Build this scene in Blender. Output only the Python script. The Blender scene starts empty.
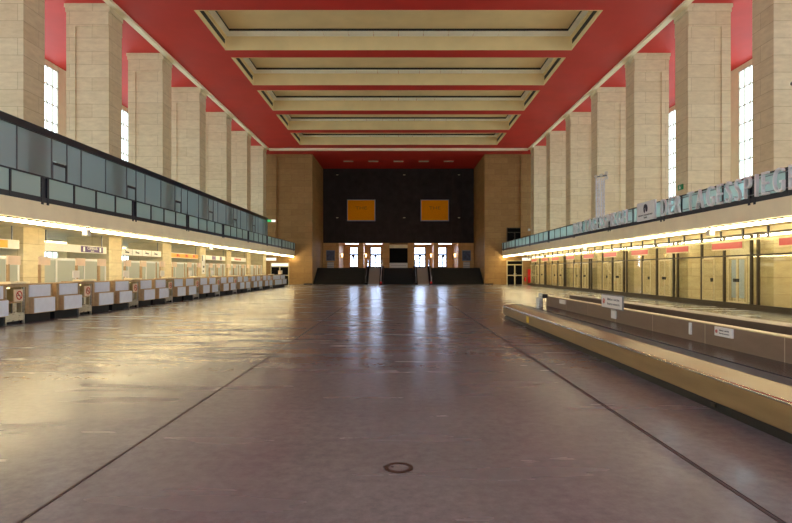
import bpy, bmesh, math, random
from mathutils import Vector, Matrix
random.seed(7)
C = bpy.context.scene.collection
PI = math.pi

# ------------------------------------------------------------------ materials
def lin(r, g, b):
    f = lambda c: (c/255/12.92) if c/255 <= .04045 else ((c/255+.055)/1.055)**2.4
    return (f(r), f(g), f(b), 1)

def newmat(name):
    m = bpy.data.materials.new(name); m.use_nodes = True
    nt = m.node_tree
    return m, nt, nt.nodes, nt.links, nt.nodes['Principled BSDF']

def plain(name, rgb, rough=.5, metal=0, noise=.06, scale=6, spec=None):
    m, nt, N, L, P = newmat(name)
    P.inputs['Roughness'].default_value = rough
    P.inputs['Metallic'].default_value = metal
    if spec is not None: P.inputs['Specular IOR Level'].default_value = spec
    tc = N.new('ShaderNodeTexCoord'); nz = N.new('ShaderNodeTexNoise')
    nz.inputs['Scale'].default_value = scale; nz.inputs['Detail'].default_value = 4
    L.new(tc.outputs['Object'], nz.inputs['Vector'])
    cr = N.new('ShaderNodeValToRGB')
    c = lin(*rgb)
    cr.color_ramp.elements[0].color = tuple(x*(1-noise*2) for x in c[:3])+(1,)
    cr.color_ramp.elements[1].color = tuple(min(1, x*(1+noise*2)) for x in c[:3])+(1,)
    cr.color_ramp.elements[0].position = .25; cr.color_ramp.elements[1].position = .75
    L.new(nz.outputs['Fac'], cr.inputs['Fac']); L.new(cr.outputs['Color'], P.inputs['Base Color'])
    return m

def emit(name, rgb, s):
    m, nt, N, L, P = newmat(name)
    N.remove(P); e = N.new('ShaderNodeEmission')
    e.inputs['Color'].default_value = lin(*rgb); e.inputs['Strength'].default_value = s
    L.new(e.outputs[0], N['Material Output'].inputs['Surface'])
    return m

def stone(name, a, b, joint, bw=1.25, rh=.66, rough=.55, joint_w=.012):
    """travertine slabs: courses by height, width measured along whichever way the face runs"""
    m, nt, N, L, P = newmat(name)
    P.inputs['Roughness'].default_value = rough
    tc = N.new('ShaderNodeTexCoord'); sp = N.new('ShaderNodeSeparateXYZ')
    L.new(tc.outputs['Object'], sp.inputs[0])
    ad = N.new('ShaderNodeMath'); ad.operation = 'ADD'
    L.new(sp.outputs[0], ad.inputs[0]); L.new(sp.outputs[1], ad.inputs[1])
    cb = N.new('ShaderNodeCombineXYZ'); L.new(ad.outputs[0], cb.inputs[0]); L.new(sp.outputs[2], cb.inputs[1])
    br = N.new('ShaderNodeTexBrick'); L.new(cb.outputs[0], br.inputs['Vector'])
    br.inputs['Scale'].default_value = 1; br.inputs['Brick Width'].default_value = bw
    br.inputs['Row Height'].default_value = rh; br.inputs['Mortar Size'].default_value = joint_w
    br.inputs['Mortar Smooth'].default_value = .3; br.inputs['Bias'].default_value = -.1
    br.inputs['Color1'].default_value = lin(*a); br.inputs['Color2'].default_value = lin(*b)
    br.inputs['Mortar'].default_value = lin(*joint)
    mp = N.new('ShaderNodeMapping'); mp.inputs['Scale'].default_value = (1.2, 3.2, 1)
    L.new(cb.outputs[0], mp.inputs['Vector'])
    nz = N.new('ShaderNodeTexNoise'); nz.inputs['Scale'].default_value = 1.6
    nz.inputs['Detail'].default_value = 8; nz.inputs['Roughness'].default_value = .65
    L.new(mp.outputs[0], nz.inputs['Vector'])
    cr = N.new('ShaderNodeValToRGB')
    cr.color_ramp.elements[0].position = .3; cr.color_ramp.elements[0].color = (.68, .64, .58, 1)
    cr.color_ramp.elements[1].position = .7; cr.color_ramp.elements[1].color = (1.1, 1.1, 1.1, 1)
    L.new(nz.outputs['Fac'], cr.inputs['Fac'])
    mx = N.new('ShaderNodeMix'); mx.data_type = 'RGBA'; mx.blend_type = 'MULTIPLY'
    mx.inputs[0].default_value = .5
    L.new(br.outputs['Color'], mx.inputs[6]); L.new(cr.outputs['Color'], mx.inputs[7])
    L.new(mx.outputs[2], P.inputs['Base Color'])
    bp = N.new('ShaderNodeBump'); bp.inputs['Strength'].default_value = .25; bp.inputs['Distance'].default_value = .02
    L.new(br.outputs['Fac'], bp.inputs['Height']); bp.invert = True
    L.new(bp.outputs[0], P.inputs['Normal'])
    return m

def glass(name, rgb, refl=1.0):
    """thin clear pane: see-through with a fresnel reflection"""
    m, nt, N, L, P = newmat(name); N.remove(P)
    t = N.new('ShaderNodeBsdfTransparent'); t.inputs[0].default_value = lin(*rgb)
    g = N.new('ShaderNodeBsdfGlossy'); g.inputs['Roughness'].default_value = .02
    g.inputs['Color'].default_value = (refl, refl, refl, 1)
    lw = N.new('ShaderNodeLayerWeight')
    pw = N.new('ShaderNodeMath'); pw.operation = 'POWER'; pw.inputs[1].default_value = 5
    L.new(lw.outputs['Facing'], pw.inputs[0])
    fr = N.new('ShaderNodeMath'); fr.operation = 'MULTIPLY_ADD'; fr.inputs[1].default_value = .9; fr.inputs[2].default_value = .04
    L.new(pw.outputs[0], fr.inputs[0])
    mx = N.new('ShaderNodeMixShader')
    L.new(fr.outputs[0], mx.inputs[0]); L.new(t.outputs[0], mx.inputs[1]); L.new(g.outputs[0], mx.inputs[2])
    L.new(mx.outputs[0], N['Material Output'].inputs['Surface'])
    return m

def frosted(name, rgb, through=.45, clear=.15, gloss=.12, rough=.12):
    m, nt, N, L, P = newmat(name); N.remove(P)
    d = N.new('ShaderNodeBsdfDiffuse'); d.inputs[0].default_value = lin(*rgb)
    tl = N.new('ShaderNodeBsdfTranslucent'); tl.inputs[0].default_value = lin(*rgb)
    tr = N.new('ShaderNodeBsdfTransparent'); tr.inputs[0].default_value = lin(*rgb)
    gl = N.new('ShaderNodeBsdfGlossy'); gl.inputs['Roughness'].default_value = rough
    def mix(a, b, f):
        x = N.new('ShaderNodeMixShader'); x.inputs[0].default_value = f
        L.new(a.outputs[0], x.inputs[1]); L.new(b.outputs[0], x.inputs[2]); return x
    m1 = mix(d, tl, through); m2 = mix(m1, tr, clear); m3 = mix(m2, gl, gloss)
    L.new(m3.outputs[0], N['Material Output'].inputs['Surface'])
    return m

def floor_mat():
    m, nt, N, L, P = newmat('polished_floor')
    tc = N.new('ShaderNodeTexCoord')
    nz = N.new('ShaderNodeTexNoise'); nz.inputs['Scale'].default_value = 9; nz.inputs['Detail'].default_value = 8
    nz.inputs['Roughness'].default_value = .75
    L.new(tc.outputs['Object'], nz.inputs['Vector'])
    n2 = N.new('ShaderNodeTexNoise'); n2.inputs['Scale'].default_value = .45; n2.inputs['Detail'].default_value = 5
    L.new(tc.outputs['Object'], n2.inputs['Vector'])
    cr = N.new('ShaderNodeValToRGB')
    cr.color_ramp.elements[0].position = .3; cr.color_ramp.elements[0].color = lin(*FLOOR_A)
    cr.color_ramp.elements[1].position = .7; cr.color_ramp.elements[1].color = lin(*FLOOR_B)
    L.new(nz.outputs['Fac'], cr.inputs['Fac'])
    c2 = N.new('ShaderNodeValToRGB')
    c2.color_ramp.elements[0].position = .3; c2.color_ramp.elements[0].color = (.82, .82, .84, 1)
    c2.color_ramp.elements[1].position = .7; c2.color_ramp.elements[1].color = (1.08, 1.06, 1.04, 1)
    L.new(n2.outputs['Fac'], c2.inputs['Fac'])
    mx = N.new('ShaderNodeMix'); mx.data_type = 'RGBA'; mx.blend_type = 'MULTIPLY'; mx.inputs[0].default_value = 1
    L.new(cr.outputs['Color'], mx.inputs[6]); L.new(c2.outputs['Color'], mx.inputs[7])
    L.new(mx.outputs[2], P.inputs['Base Color'])
    # uneven polish
    mp = N.new('ShaderNodeMapping'); mp.inputs['Scale'].default_value = (.35, 1.6, 1)
    L.new(tc.outputs['Object'], mp.inputs['Vector'])
    n3 = N.new('ShaderNodeTexNoise'); n3.inputs['Scale'].default_value = 1.1; n3.inputs['Detail'].default_value = 6
    L.new(mp.outputs[0], n3.inputs['Vector'])
    mr = N.new('ShaderNodeMapRange'); mr.inputs['From Min'].default_value = .3; mr.inputs['From Max'].default_value = .7
    mr.inputs['To Min'].default_value = .18; mr.inputs['To Max'].default_value = .30
    L.new(n3.outputs['Fac'], mr.inputs['Value']); L.new(mr.outputs[0], P.inputs['Roughness'])
    P.inputs['Specular IOR Level'].default_value = .7
    # slight waves across the hall, which break the reflections into streaks
    m4 = N.new('ShaderNodeMapping'); m4.inputs['Scale'].default_value = (.5, 1.0, 1)
    L.new(tc.outputs['Object'], m4.inputs['Vector'])
    n4 = N.new('ShaderNodeTexNoise'); n4.inputs['Scale'].default_value = 1.3; n4.inputs['Detail'].default_value = 1
    L.new(m4.outputs[0], n4.inputs['Vector'])
    bp = N.new('ShaderNodeBump'); bp.inputs['Strength'].default_value = .35; bp.inputs['Distance'].default_value = .009
    L.new(n4.outputs['Fac'], bp.inputs['Height']); L.new(bp.outputs[0], P.inputs['Normal'])
    return m

def metal(name, rgb, rough, aniso_scale=(1, 14, 40)):
    m, nt, N, L, P = newmat(name)
    P.inputs['Metallic'].default_value = .85
    tc = N.new('ShaderNodeTexCoord'); mp = N.new('ShaderNodeMapping'); mp.inputs['Scale'].default_value = aniso_scale
    nz = N.new('ShaderNodeTexNoise'); nz.inputs['Scale'].default_value = 1; nz.inputs['Detail'].default_value = 6
    L.new(tc.outputs['Object'], mp.inputs['Vector']); L.new(mp.outputs[0], nz.inputs['Vector'])
    cr = N.new('ShaderNodeValToRGB'); c = lin(*rgb)
    cr.color_ramp.elements[0].position = .3; cr.color_ramp.elements[0].color = tuple(x*.75 for x in c[:3])+(1,)
    cr.color_ramp.elements[1].position = .7; cr.color_ramp.elements[1].color = c
    L.new(nz.outputs['Fac'], cr.inputs['Fac']); L.new(cr.outputs['Color'], P.inputs['Base Color'])
    mr = N.new('ShaderNodeMapRange'); mr.inputs['To Min'].default_value = rough*.7; mr.inputs['To Max'].default_value = rough*1.3
    L.new(nz.outputs['Fac'], mr.inputs['Value']); L.new(mr.outputs[0], P.inputs['Roughness'])
    return m

FLOOR_A, FLOOR_B = (108, 113, 120), (140, 142, 148)
WINDOW_E, REAR_E, STRIP_E, WORLD_E = 2.9, 3.0, 25.0, 11.0
M = dict(
    stone=stone('travertine', (224, 209, 174), (216, 199, 162), (188, 169, 134), 2.3, .66),
    dim_end_stone=stone('dimmed_brown_travertine', (168, 131, 78), (153, 117, 67), (128, 98, 58), 1.5, .66),  # travertine darkened and browned to paint in the far end's dim, warm light
    lobby_stone=stone('lobby_travertine', (204, 160, 96), (190, 146, 84), (140, 108, 66), 1.4, .8),
    red=plain('red_ceiling_paint', (196, 44, 36), .6, noise=.035, scale=.7),
    cream=plain('cream_plaster', (250, 236, 202), .6, noise=.03, scale=1.5),
    coffer=plain('coffer_plaster', (232, 206, 154), .6, noise=.04, scale=.7),
    coffer_white=plain('milky_panel', (246, 242, 230), .35, noise=.02),
    dark_slot=plain('dark_louvre', (40, 36, 34), .7),
    soffit=plain('white_soffit', (228, 222, 210), .6, noise=.02),
    plaster=plain('warm_plaster', (232, 222, 192), .6, noise=.03, scale=1.5),
    navy=plain('navy_metal', (34, 36, 50), .35, noise=.05),
    grey_frame=plain('grey_metal_frame', (120, 122, 130), .35, .5),
    bronze=plain('dark_bronze_frame', (66, 58, 46), .35, .4),
    light_frame=plain('pale_brass_frame', (196, 184, 148), .35, .2),
    white=plain('white_paint', (232, 231, 228), .4, noise=.02),
    win_frame=plain('window_frame_paint', (205, 198, 182), .5, noise=.03),
    desk_white=plain('white_laminate', (222, 231, 250), .35, noise=.02),
    desk_wood=plain('beech_edge', (178, 150, 114), .45, noise=.08, scale=9),
    desk_top=plain('pale_counter_top', (245, 232, 196), .3, noise=.03),
    kick=plain('black_plinth', (16, 18, 26), .5, noise=.05, spec=.25),
    steel=metal('brushed_steel', (196, 194, 190), .3),
    edge_steel=metal('polished_edge_steel', (240, 232, 214), .2, (1, 3, 1)),
    apron=metal('worn_brass_steel', (172, 150, 114), .36, (2.2, 1.1, 9)),
    rubber=plain('dark_rubber_belt', (58, 52, 58), .25, noise=.12, scale=3),
    slate=plain('blue_black_belt_edge', (46, 46, 60), .3, noise=.08, scale=4),
    black=plain('black', (10, 10, 12), .5),
    screen=plain('black_screen', (6, 6, 8), .6, spec=.1),
    wood=plain('dark_wood_panels', (50, 42, 41), .6, noise=.14, scale=1.2, spec=.15),
    granite=plain('dark_stair_stone', (34, 31, 27), .55, noise=.12, scale=5, spec=.2),
    granite_dark=plain('black_stair_stone', (20, 19, 21), .55, noise=.12, scale=5, spec=.2),
    brown_tile=stone('brown_tile', (128, 108, 92), (120, 100, 86), (180, 165, 148), 1.9, 4.0, .3, .01),
    tile_dark=plain('dark_brown_ledge', (84, 70, 60), .35, noise=.08),
    rail_glass=frosted('frosted_rail_glass', (226, 250, 252), .6, .3, .1, .1),
    part_glass=frosted('grey_partition_glass', (184, 198, 202), .5, .14, .12, .05),
    screen_glass=frosted('milky_screen_glass', (206, 210, 204), .35, .1, .06),
    clear=glass('clear_glass', (238, 238, 230)),
    door_clear=glass('door_clear_glass', (250, 252, 255)),
    bal_glass=glass('balustrade_glass', (190, 200, 205)),
    red_sign=plain('pink_red_sign', (172, 56, 64), .4, noise=.02),
    red_box=plain('bright_red_paint', (225, 28, 36), .4, noise=.02),
    pink_plate=plain('pale_peach_plate', (238, 214, 190), .4, noise=.02),
    yellow_sign=plain('ochre_sign_face', (244, 158, 0), .75, noise=.03, spec=.1),
    orange=plain('orange_sign', (246, 164, 40), .4, noise=.02),
    purple=plain('violet_sign', (78, 54, 122), .4, noise=.03),
    ink=plain('dark_ink', (52, 54, 70), .5),
    ink_ochre=plain('faded_brown_lettering', (176, 112, 8), .7),
    red_ink=plain('red_ink', (196, 48, 38), .5),
    letter=plain('pale_grey_letter', (240, 242, 246), .35, noise=.02),
    alu=metal('aluminium_tube', (225, 226, 232), .3, (8, 8, 8)),
    joint=plain('floor_joint', (62, 54, 54), .5),
    ring=plain('bronze_ring', (62, 42, 34), .4, .3),
    poster=plain('dark_poster', (52, 58, 84), .4, noise=.5, scale=3.5),
    green_sign=emit('green_exit_light', (70, 190, 110), .8),
    green=plain('green_sign', (28, 150, 96), .4),
    yellow_tag=plain('yellow_tag', (230, 200, 60), .4),
    bluegrey=plain('blue_grey_board', (178, 196, 220), .4, noise=.03),
    wall_lamp=emit('lit_sconce', (255, 205, 130), 5),
    strip=emit('warm_strip_light', (255, 232, 176), STRIP_E),
    shop_light=emit('shop_tube_light', (255, 238, 200), 26),
    fill_light=emit('warm_fill_light', (255, 242, 212), 5),  # glow of the fill panels added inside the shops
    office_light=emit('office_tube_light', (255, 230, 175), 8),
    window_e=emit('overcast_window_glass', (212, 238, 246), WINDOW_E),
    rear_e=emit('overcast_end_window_glass', (218, 236, 248), REAR_E),
    exit_white=emit('lit_white_sign', (255, 250, 225), 1.0),
    lobby_light=emit('lobby_ceiling_light', (235, 242, 255), 6),
    desk_glow=emit('under_shelf_lamp', (255, 226, 160), 2.6),
    spot_dim=plain('unlit_lamp_glass', (220, 214, 200), .3, noise=.02),
    step_band=plain('grey_escalator_steps', (150, 132, 118), .4, noise=.06, scale=20),
)
M['floor'] = floor_mat()

# ------------------------------------------------------------------ mesh helpers
class MB:
    def __init__(self): self.bm = bmesh.new()
    def box(self, x0, x1, y0, y1, z0, z1):
        x0, x1 = min(x0, x1), max(x0, x1); y0, y1 = min(y0, y1), max(y0, y1); z0, z1 = min(z0, z1), max(z0, z1)
        v = [self.bm.verts.new(p) for p in ((x0,y0,z0),(x1,y0,z0),(x1,y1,z0),(x0,y1,z0),(x0,y0,z1),(x1,y0,z1),(x1,y1,z1),(x0,y1,z1))]
        for f in ((0,3,2,1),(4,5,6,7),(0,1,5,4),(1,2,6,5),(2,3,7,6),(3,0,4,7)): self.bm.faces.new([v[i] for i in f])
        return self
    def prism(self, pts, axis, a, b):
        """polygon pts (2D) swept along an axis from a to b; x: (y,z)  y: (x,z)  z: (x,y)"""
        def P(p, t):
            return {'x': (t, p[0], p[1]), 'y': (p[0], t, p[1]), 'z': (p[0], p[1], t)}[axis]
        A = [self.bm.verts.new(P(p, a)) for p in pts]; B = [self.bm.verts.new(P(p, b)) for p in pts]
        n = len(pts)
        self.bm.faces.new(A); self.bm.faces.new(B[::-1])
        for i in range(n): self.bm.faces.new((A[i], B[i], B[(i+1) % n], A[(i+1) % n]))
        return self
    def cyl(self, p0, p1, r0, r1=None, seg=16):
        r1 = r0 if r1 is None else r1
        p0, p1 = Vector(p0), Vector(p1); d = (p1-p0).normalized()
        u = d.orthogonal().normalized(); w = d.cross(u)
        A, B = [], []
        for i in range(seg):
            a = 2*PI*i/seg; o = u*math.cos(a)+w*math.sin(a)
            A.append(self.bm.verts.new(p0+o*r0)); B.append(self.bm.verts.new(p1+o*r1))
        self.bm.faces.new(A[::-1]); self.bm.faces.new(B)
        for i in range(seg): self.bm.faces.new((A[i], A[(i+1) % seg], B[(i+1) % seg], B[i]))
        return self
    def ring(self, c, r0, r1, z0, z1, seg=48):
        R = []
        for i in range(seg):
            a = 2*PI*i/seg; cs, sn = math.cos(a), math.sin(a)
            R.append([self.bm.verts.new((c[0]+r*cs, c[1]+r*sn, z)) for r, z in ((r0, z0), (r1, z0), (r1, z1), (r0, z1))])
        for i in range(seg):
            j = (i+1) % seg
            for k in range(4):
                self.bm.faces.new((R[i][k], R[j][k], R[j][(k+1) % 4], R[i][(k+1) % 4]))
        return self
    def build(self, name, mat, parent=None, bevel=0, smooth=False):
        bmesh.ops.recalc_face_normals(self.bm, faces=self.bm.faces)
        if bevel:
            bmesh.ops.bevel(self.bm, geom=self.bm.edges[:], offset=bevel, segments=2, affect='EDGES', profile=.5)
        me = bpy.data.meshes.new(name); self.bm.to_mesh(me); self.bm.free()
        me.materials.append(M[mat] if isinstance(mat, str) else mat)
        if smooth:
            for p in me.polygons: p.use_smooth = True
        o = bpy.data.objects.new(name, me); C.objects.link(o)
        if parent: adopt(o, parent)
        return o

def world_of(o):
    m = o.matrix_basis.copy()
    while o.parent: o = o.parent; m = o.matrix_basis @ m
    return m
def adopt(o, parent):                       # geometry is written in world coordinates; parents only translate
    o.parent = parent
    t = world_of(parent).translation
    o.matrix_basis = Matrix.Translation(-t) @ o.matrix_basis
def tag(o, label=None, cat=None, group=None, kind=None):
    if label: o['label'] = label
    if cat: o['category'] = cat
    if group: o['group'] = group
    if kind: o['kind'] = kind
    return o
def thing(name, label, cat, loc, group=None):
    o = bpy.data.objects.new(name, None); C.objects.link(o); o.location = loc; o.empty_display_size = .2
    return tag(o, label, cat, group, 'thing')
def struct(name, mb, mat, parent=None, **k):
    o = mb.build(name, mat, parent, **k)
    if not parent: o['kind'] = 'structure'
    return o
def bx(*a): return MB().box(*a)
def copy_tree(root, delta, label=None):
    def cp(o, par):
        c = o.copy(); C.objects.link(c)
        if par: c.parent = par
        for ch in [q for q in C.objects if q.parent == o]: cp(ch, c)
        return c
    r = cp(root, None); r.location = root.location + Vector(delta)
    if label: r['label'] = label
    return r

BASIS = {'right': ((0,-1,0),(0,0,1),(-1,0,0)), 'left': ((0,1,0),(0,0,1),(1,0,0)), 'front': ((1,0,0),(0,0,1),(0,-1,0))}
def glyph(s, height, extrude=.004, thin=0):
    cu = bpy.data.curves.new('writing', 'FONT'); cu.body = s; cu.size = height/.72; cu.extrude = extrude; cu.offset = thin
    o = bpy.data.objects.new('writing', cu); C.objects.link(o)
    me = bpy.data.meshes.new_from_object(o.evaluated_get(bpy.context.evaluated_depsgraph_get()))
    bpy.data.objects.remove(o); bpy.data.curves.remove(cu)
    return me
def text(name, s, height, facing, origin, mat, parent=None, width=None, extrude=.004, center=True, thin=0):
    """origin is the baseline centre (or start) of the writing"""
    me = glyph(s, height, extrude, thin)
    xs = [v.co.x for v in me.vertices]; x0, x1 = min(xs), max(xs)
    k = (width/(x1-x0)) if width else 1
    for v in me.vertices:
        v.co.x = (v.co.x - ((x0+x1)/2 if center else x0))*k
    b = BASIS[facing]
    mat4 = Matrix(((b[0][0], b[1][0], b[2][0], origin[0]), (b[0][1], b[1][1], b[2][1], origin[1]), (b[0][2], b[1][2], b[2][2], origin[2]), (0,0,0,1)))
    me.transform(mat4)
    me.materials.clear(); me.materials.append(M[mat])
    o = bpy.data.objects.new(name, me); C.objects.link(o)
    if parent: adopt(o, parent)
    return o
ORD = ['first','second','third','fourth','fifth','sixth','seventh','eighth','ninth','tenth','eleventh','twelfth','thirteenth','fourteenth',
       'fifteenth','sixteenth','seventeenth','eighteenth','nineteenth','twentieth','twenty-first','twenty-second']

# ------------------------------------------------------------------ measures (metres; camera stands at the origin, hall runs along +Y)
ZC = 14.9; XW = 22.2; YB = 64.0; YW = 73.2; YR = -16.0
XP0, XP1, PW = 14.45, 16.55, 1.3
BAY = 6.37; P0 = 15.2
PY = [P0 + BAY*k for k in range(8)]            # pillar near faces
XR = 11.85                                      # balcony edge
ZG0, ZG1 = 3.27, 3.87                           # gallery slab
XPIER = 9.85

# ------------------------------------------------------------------ the hall's shell
struct('floor', bx(-XW-.3, XW+.3, YR-.3, YB+.6, -.3, 0), 'floor')
COF = [(28.6+BAY*k, 33.8+BAY*k) for k in range(5)]; XC = 10.45
mb = MB()
mb.box(-XW-.3, -XC, YR-.3, YW+.3, ZC, ZC+1.3); mb.box(XC, XW+.3, YR-.3, YW+.3, ZC, ZC+1.3)
ys = [YR-.3] + [v for c in COF for v in c] + [YW+.3]
for i in range(0, len(ys), 2): mb.box(-XC, XC, ys[i], ys[i+1], ZC, ZC+1.3)
struct('ceiling', mb, 'red')
# long side trims and the cross trim at the far end of the ceiling
struct('trim_1', bx(-14.40, -14.08, YR, 61.1, 14.76, ZC), 'cream')
struct('trim_2', bx(14.08, 14.40, YR, 61.1, 14.76, ZC), 'cream')
struct('trim_3', bx(-14.08, 14.08, 60.85, 61.1, 14.64, ZC), 'cream')
# far end: stone blocks either side of the recess, dark panelled wall in it
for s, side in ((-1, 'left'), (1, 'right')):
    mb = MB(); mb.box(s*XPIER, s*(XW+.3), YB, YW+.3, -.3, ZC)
    struct('wall_back_'+side, mb, 'dim_end_stone')
    struct('trim_'+('4' if s < 0 else '5'), bx(s*13.95, s*14.5, YB-.16, YB, ZG1, 14.6), 'dim_end_stone')
mb = MB()
for i in range(13):
    w = 2*XPIER/13; mb.box(-XPIER+i*w+.07, -XPIER+(i+1)*w-.07, YW-.05, YW, 5.2, ZC)
mb.box(-XPIER, XPIER, YW, YW+.3, 5.2, ZC)
struct('wall_back', mb, 'wood')
struct('wall_rear', MB().box(-XW-.3, -12, YR-.3, YR, 0, ZC).box(12, XW+.3, YR-.3, YR, 0, ZC).box(-12, 12, YR-.3, YR, 0, 2.4).box(-12, 12, YR-.3, YR, 13, ZC), 'stone')
# side walls with a tall window in every bay, and a lower window under the gallery
WY = [(32.0+BAY*k, 36.6+BAY*k) for k in range(-7, 5)]
for s, side in ((-1, 'left'), (1, 'right')):
    mb = MB(); a, b = s*XW, s*(XW+.3)
    mb.box(a, b, YR-.3, YB, 0, 1.1); mb.box(a, b, YR-.3, YB, 2.85, 5.2); mb.box(a, b, YR-.3, YB, 14.6, ZC)
    e = [YR-.3] + [v for w in WY for v in w] + [YB]
    for i in range(0, len(e), 2):
        mb.box(a, b, e[i], e[i+1], 1.1, 2.85); mb.box(a, b, e[i], e[i+1], 5.2, 14.6)
    struct('wall_'+side, mb, 'plaster')
n = 0
for s in (-1, 1):
    for (y0, y1) in WY:
        n += 1
        g = struct(f'window_{n}', MB().box(s*(XW+.12), s*(XW+.16), y0, y1, 5.2, 14.6).box(s*(XW+.12), s*(XW+.16), y0, y1, 1.1, 2.85), 'window_e')
        f = MB()
        x0, x1 = s*(XW+.02), s*(XW+.12)
        for (z0, z1, nz) in ((5.2, 14.6, 8), (1.1, 2.85, 2)):
            for i in range(9):
                y = y0+(y1-y0)*i/8; t = .07 if i in (0, 8) else .03
                f.box(x0, x1, y-t, y+t, z0, z1)
            for i in range(nz+1):
                z = z0+(z1-z0)*i/nz; t = .07 if i in (0, nz) else .03
                f.box(x0, x1, y0, y1, z-t, z+t)
        f.build('window_frame', 'win_frame', g)
# glazed end wall behind the viewpoint
n += 1
g = struct(f'window_{n}', bx(-12, 12, YR-.2, YR-.15, 2.4, 13), 'rear_e')
f = MB()
for i in range(13): f.box(-12+2*i-.08, -12+2*i+.08, YR-.15, YR, 2.4, 13)
for i in range(7): f.box(-12, 12, YR-.15, YR, 2.4+10.6*i/6-.08, 2.4+10.6*i/6+.08)
f.build('window_frame', 'win_frame', g)

# floor joints
struct('trim_6', bx(-2.42, -2.395, YR, 45.5, 0, .004), 'joint')
struct('trim_7', bx(2.415, 2.435, YR, 37, 0, .004).box(2.45, 2.458, YR, 37, 0, .004), 'joint')

# ------------------------------------------------------------------ pillars
def make_pillar(y, s):
    far = ORD[PY.index(y)]
    t = thing('stone_pillar', '', 'pillar', (s*(XP0+XP1)/2, y+PW/2, 0), 'stone pillars along the hall')
    m = MB(); m.box(s*XP0, s*XP1, y, y+PW, 0, 14.5)
    for yy, d in ((y, -1), (y+PW, 1)):
        m.box(s*(XP1-.45), s*XP1, yy, yy+d*.05, ZG1, 14.5)
        m.box(s*XP0, s*(XP1-.45), yy, yy+d*.05, 13.75, 14.5)
    m.build('shaft', 'stone', t)
    MB().box(s*(XP0-.05), s*(XP1+.05), y-.05, y+PW+.05, 14.5, 14.72).box(s*(XP0-.05), s*(XP1+.09), y-.09, y+PW+.09, 14.72, ZC-.004).build('capital', 'stone', t)
    return t
desc_l = {0:'square travertine pillar nearest of the left row, beyond the frame edge',
          1:'square travertine pillar left of the orange and white overhead sign end',
          2:'square travertine pillar between the violet sign and the white logo sign',
          3:'square travertine pillar between the white logo sign and the orange sign',
          4:'square travertine pillar just beyond the orange sign on the left side',
          5:'square travertine pillar between the blue-marked and red-lettered overhead signs',
          6:'square travertine pillar just beyond the red-lettered sign on the left',
          7:'square travertine pillar at the far end of the left row, beside the dim block'}
for k, y in enumerate(PY):
    t = make_pillar(y, -1); t['label'] = desc_l[k]
    t = make_pillar(y, 1)
    t['label'] = {0:'square travertine pillar nearest of the right row, beyond the frame edge',7:'square travertine pillar at the far end of the right row, nearest the red cabinet'}.get(k,
        f'square travertine pillar, {ORD[k-1]} in view from the near end of the right row')

# ------------------------------------------------------------------ ceiling coffers
for k, (y0, y1) in enumerate(COF):
    pl = ['nearest of the five ceiling coffers', 'second ceiling coffer from the viewer', 'middle one of the five ceiling coffers', 'fourth ceiling coffer from the viewer', 'farthest ceiling coffer, next to the dark end wall'][k]
    t = thing('ceiling_coffer', 'beige recessed rectangle in the red ceiling, '+pl, 'ceiling coffer', (0, (y0+y1)/2, ZC), 'coffers in the red ceiling')
    z1 = 15.71
    m = MB(); w = .06
    m.box(-XC, -XC+w, y0, y1, ZC-.01, z1); m.box(XC-w, XC, y0, y1, ZC-.01, z1)
    m.box(-XC+w, XC-w, y0, y0+w, ZC-.01, z1); m.box(-XC+w, XC-w, y1-w, y1, ZC-.01, z1)
    for s in (-1, 1): m.box(s*(XC-w), s*(XC-w-.05), y0+w, y1-w, 15.56, z1)
    m.build('moulding', 'coffer', t)
    for s in (-1, 1):
        bx(s*(XC-w), s*(XC-w-.02), y0+.35, y1-.35, 15.16, 15.42).build('vent_slot', 'dark_slot', t)
    L_ = .73; LS = .45
    def strip(x0, x1, ya, yb, axis, nseg):
        m = MB()
        for i in range(nseg):
            g_ = .012
            if axis == 'x':
                a, b = x0+(x1-x0)*i/nseg, x0+(x1-x0)*(i+1)/nseg; m.box(a+g_, b-g_, ya, yb, z1, z1+.04)
            else:
                a, b = ya+(yb-ya)*i/nseg, ya+(yb-ya)*(i+1)/nseg; m.box(x0, x1, a+g_, b-g_, z1, z1+.04)
        m.build('light_panel', 'coffer_white', t)
    strip(-XC, XC, y1-L_, y1, 'x', 14); strip(-XC, XC, y0, y0+L_, 'x', 14)
    strip(-XC, -XC+LS, y0+L_, y1-L_, 'y', 3); strip(XC-LS, XC, y0+L_, y1-L_, 'y', 3)
    m = MB()
    a, b, c, d = -XC+LS, XC-LS, y0+L_, y1-L_
    m.box(a-.03, a, c, d, z1+.04, z1+.17); m.box(b, b+.03, c, d, z1+.04, z1+.17); m.box(a, b, c-.03, c, z1+.04, z1+.17); m.box(a, b, d, d+.03, z1+.04, z1+.17)
    m.build('shadow_gap', 'dark_slot', t)
    MB().box(-XC, XC, y0, y1, z1+.17, z1+.3).build('centre_panel', 'coffer', t)

# five flat lamps in the red soffit of the far recess
for i in range(5):
    x = -6.1+3.05*i
    t = thing('recessed_ceiling_lamp', f'unlit rectangular lamp in the dark red recess ceiling, {["left end","second from left","middle","second from right","right end"][i]} of five', 'ceiling lamp', (x, 68.1, ZC), 'five lamps in the recess ceiling')
    m = MB(); m.box(x-.6, x+.6, 67.85, 67.9, ZC-.06, ZC); m.box(x-.6, x+.6, 68.3, 68.35, ZC-.06, ZC); m.box(x-.6, x-.55, 67.9, 68.3, ZC-.06, ZC); m.box(x+.55, x+.6, 67.9, 68.3, ZC-.06, ZC)
    m.build('lamp_frame', 'light_frame', t)
    bx(x-.55, x+.55, 67.9, 68.3, ZC-.05, ZC).build('diffuser', 'spot_dim', t)

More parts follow.
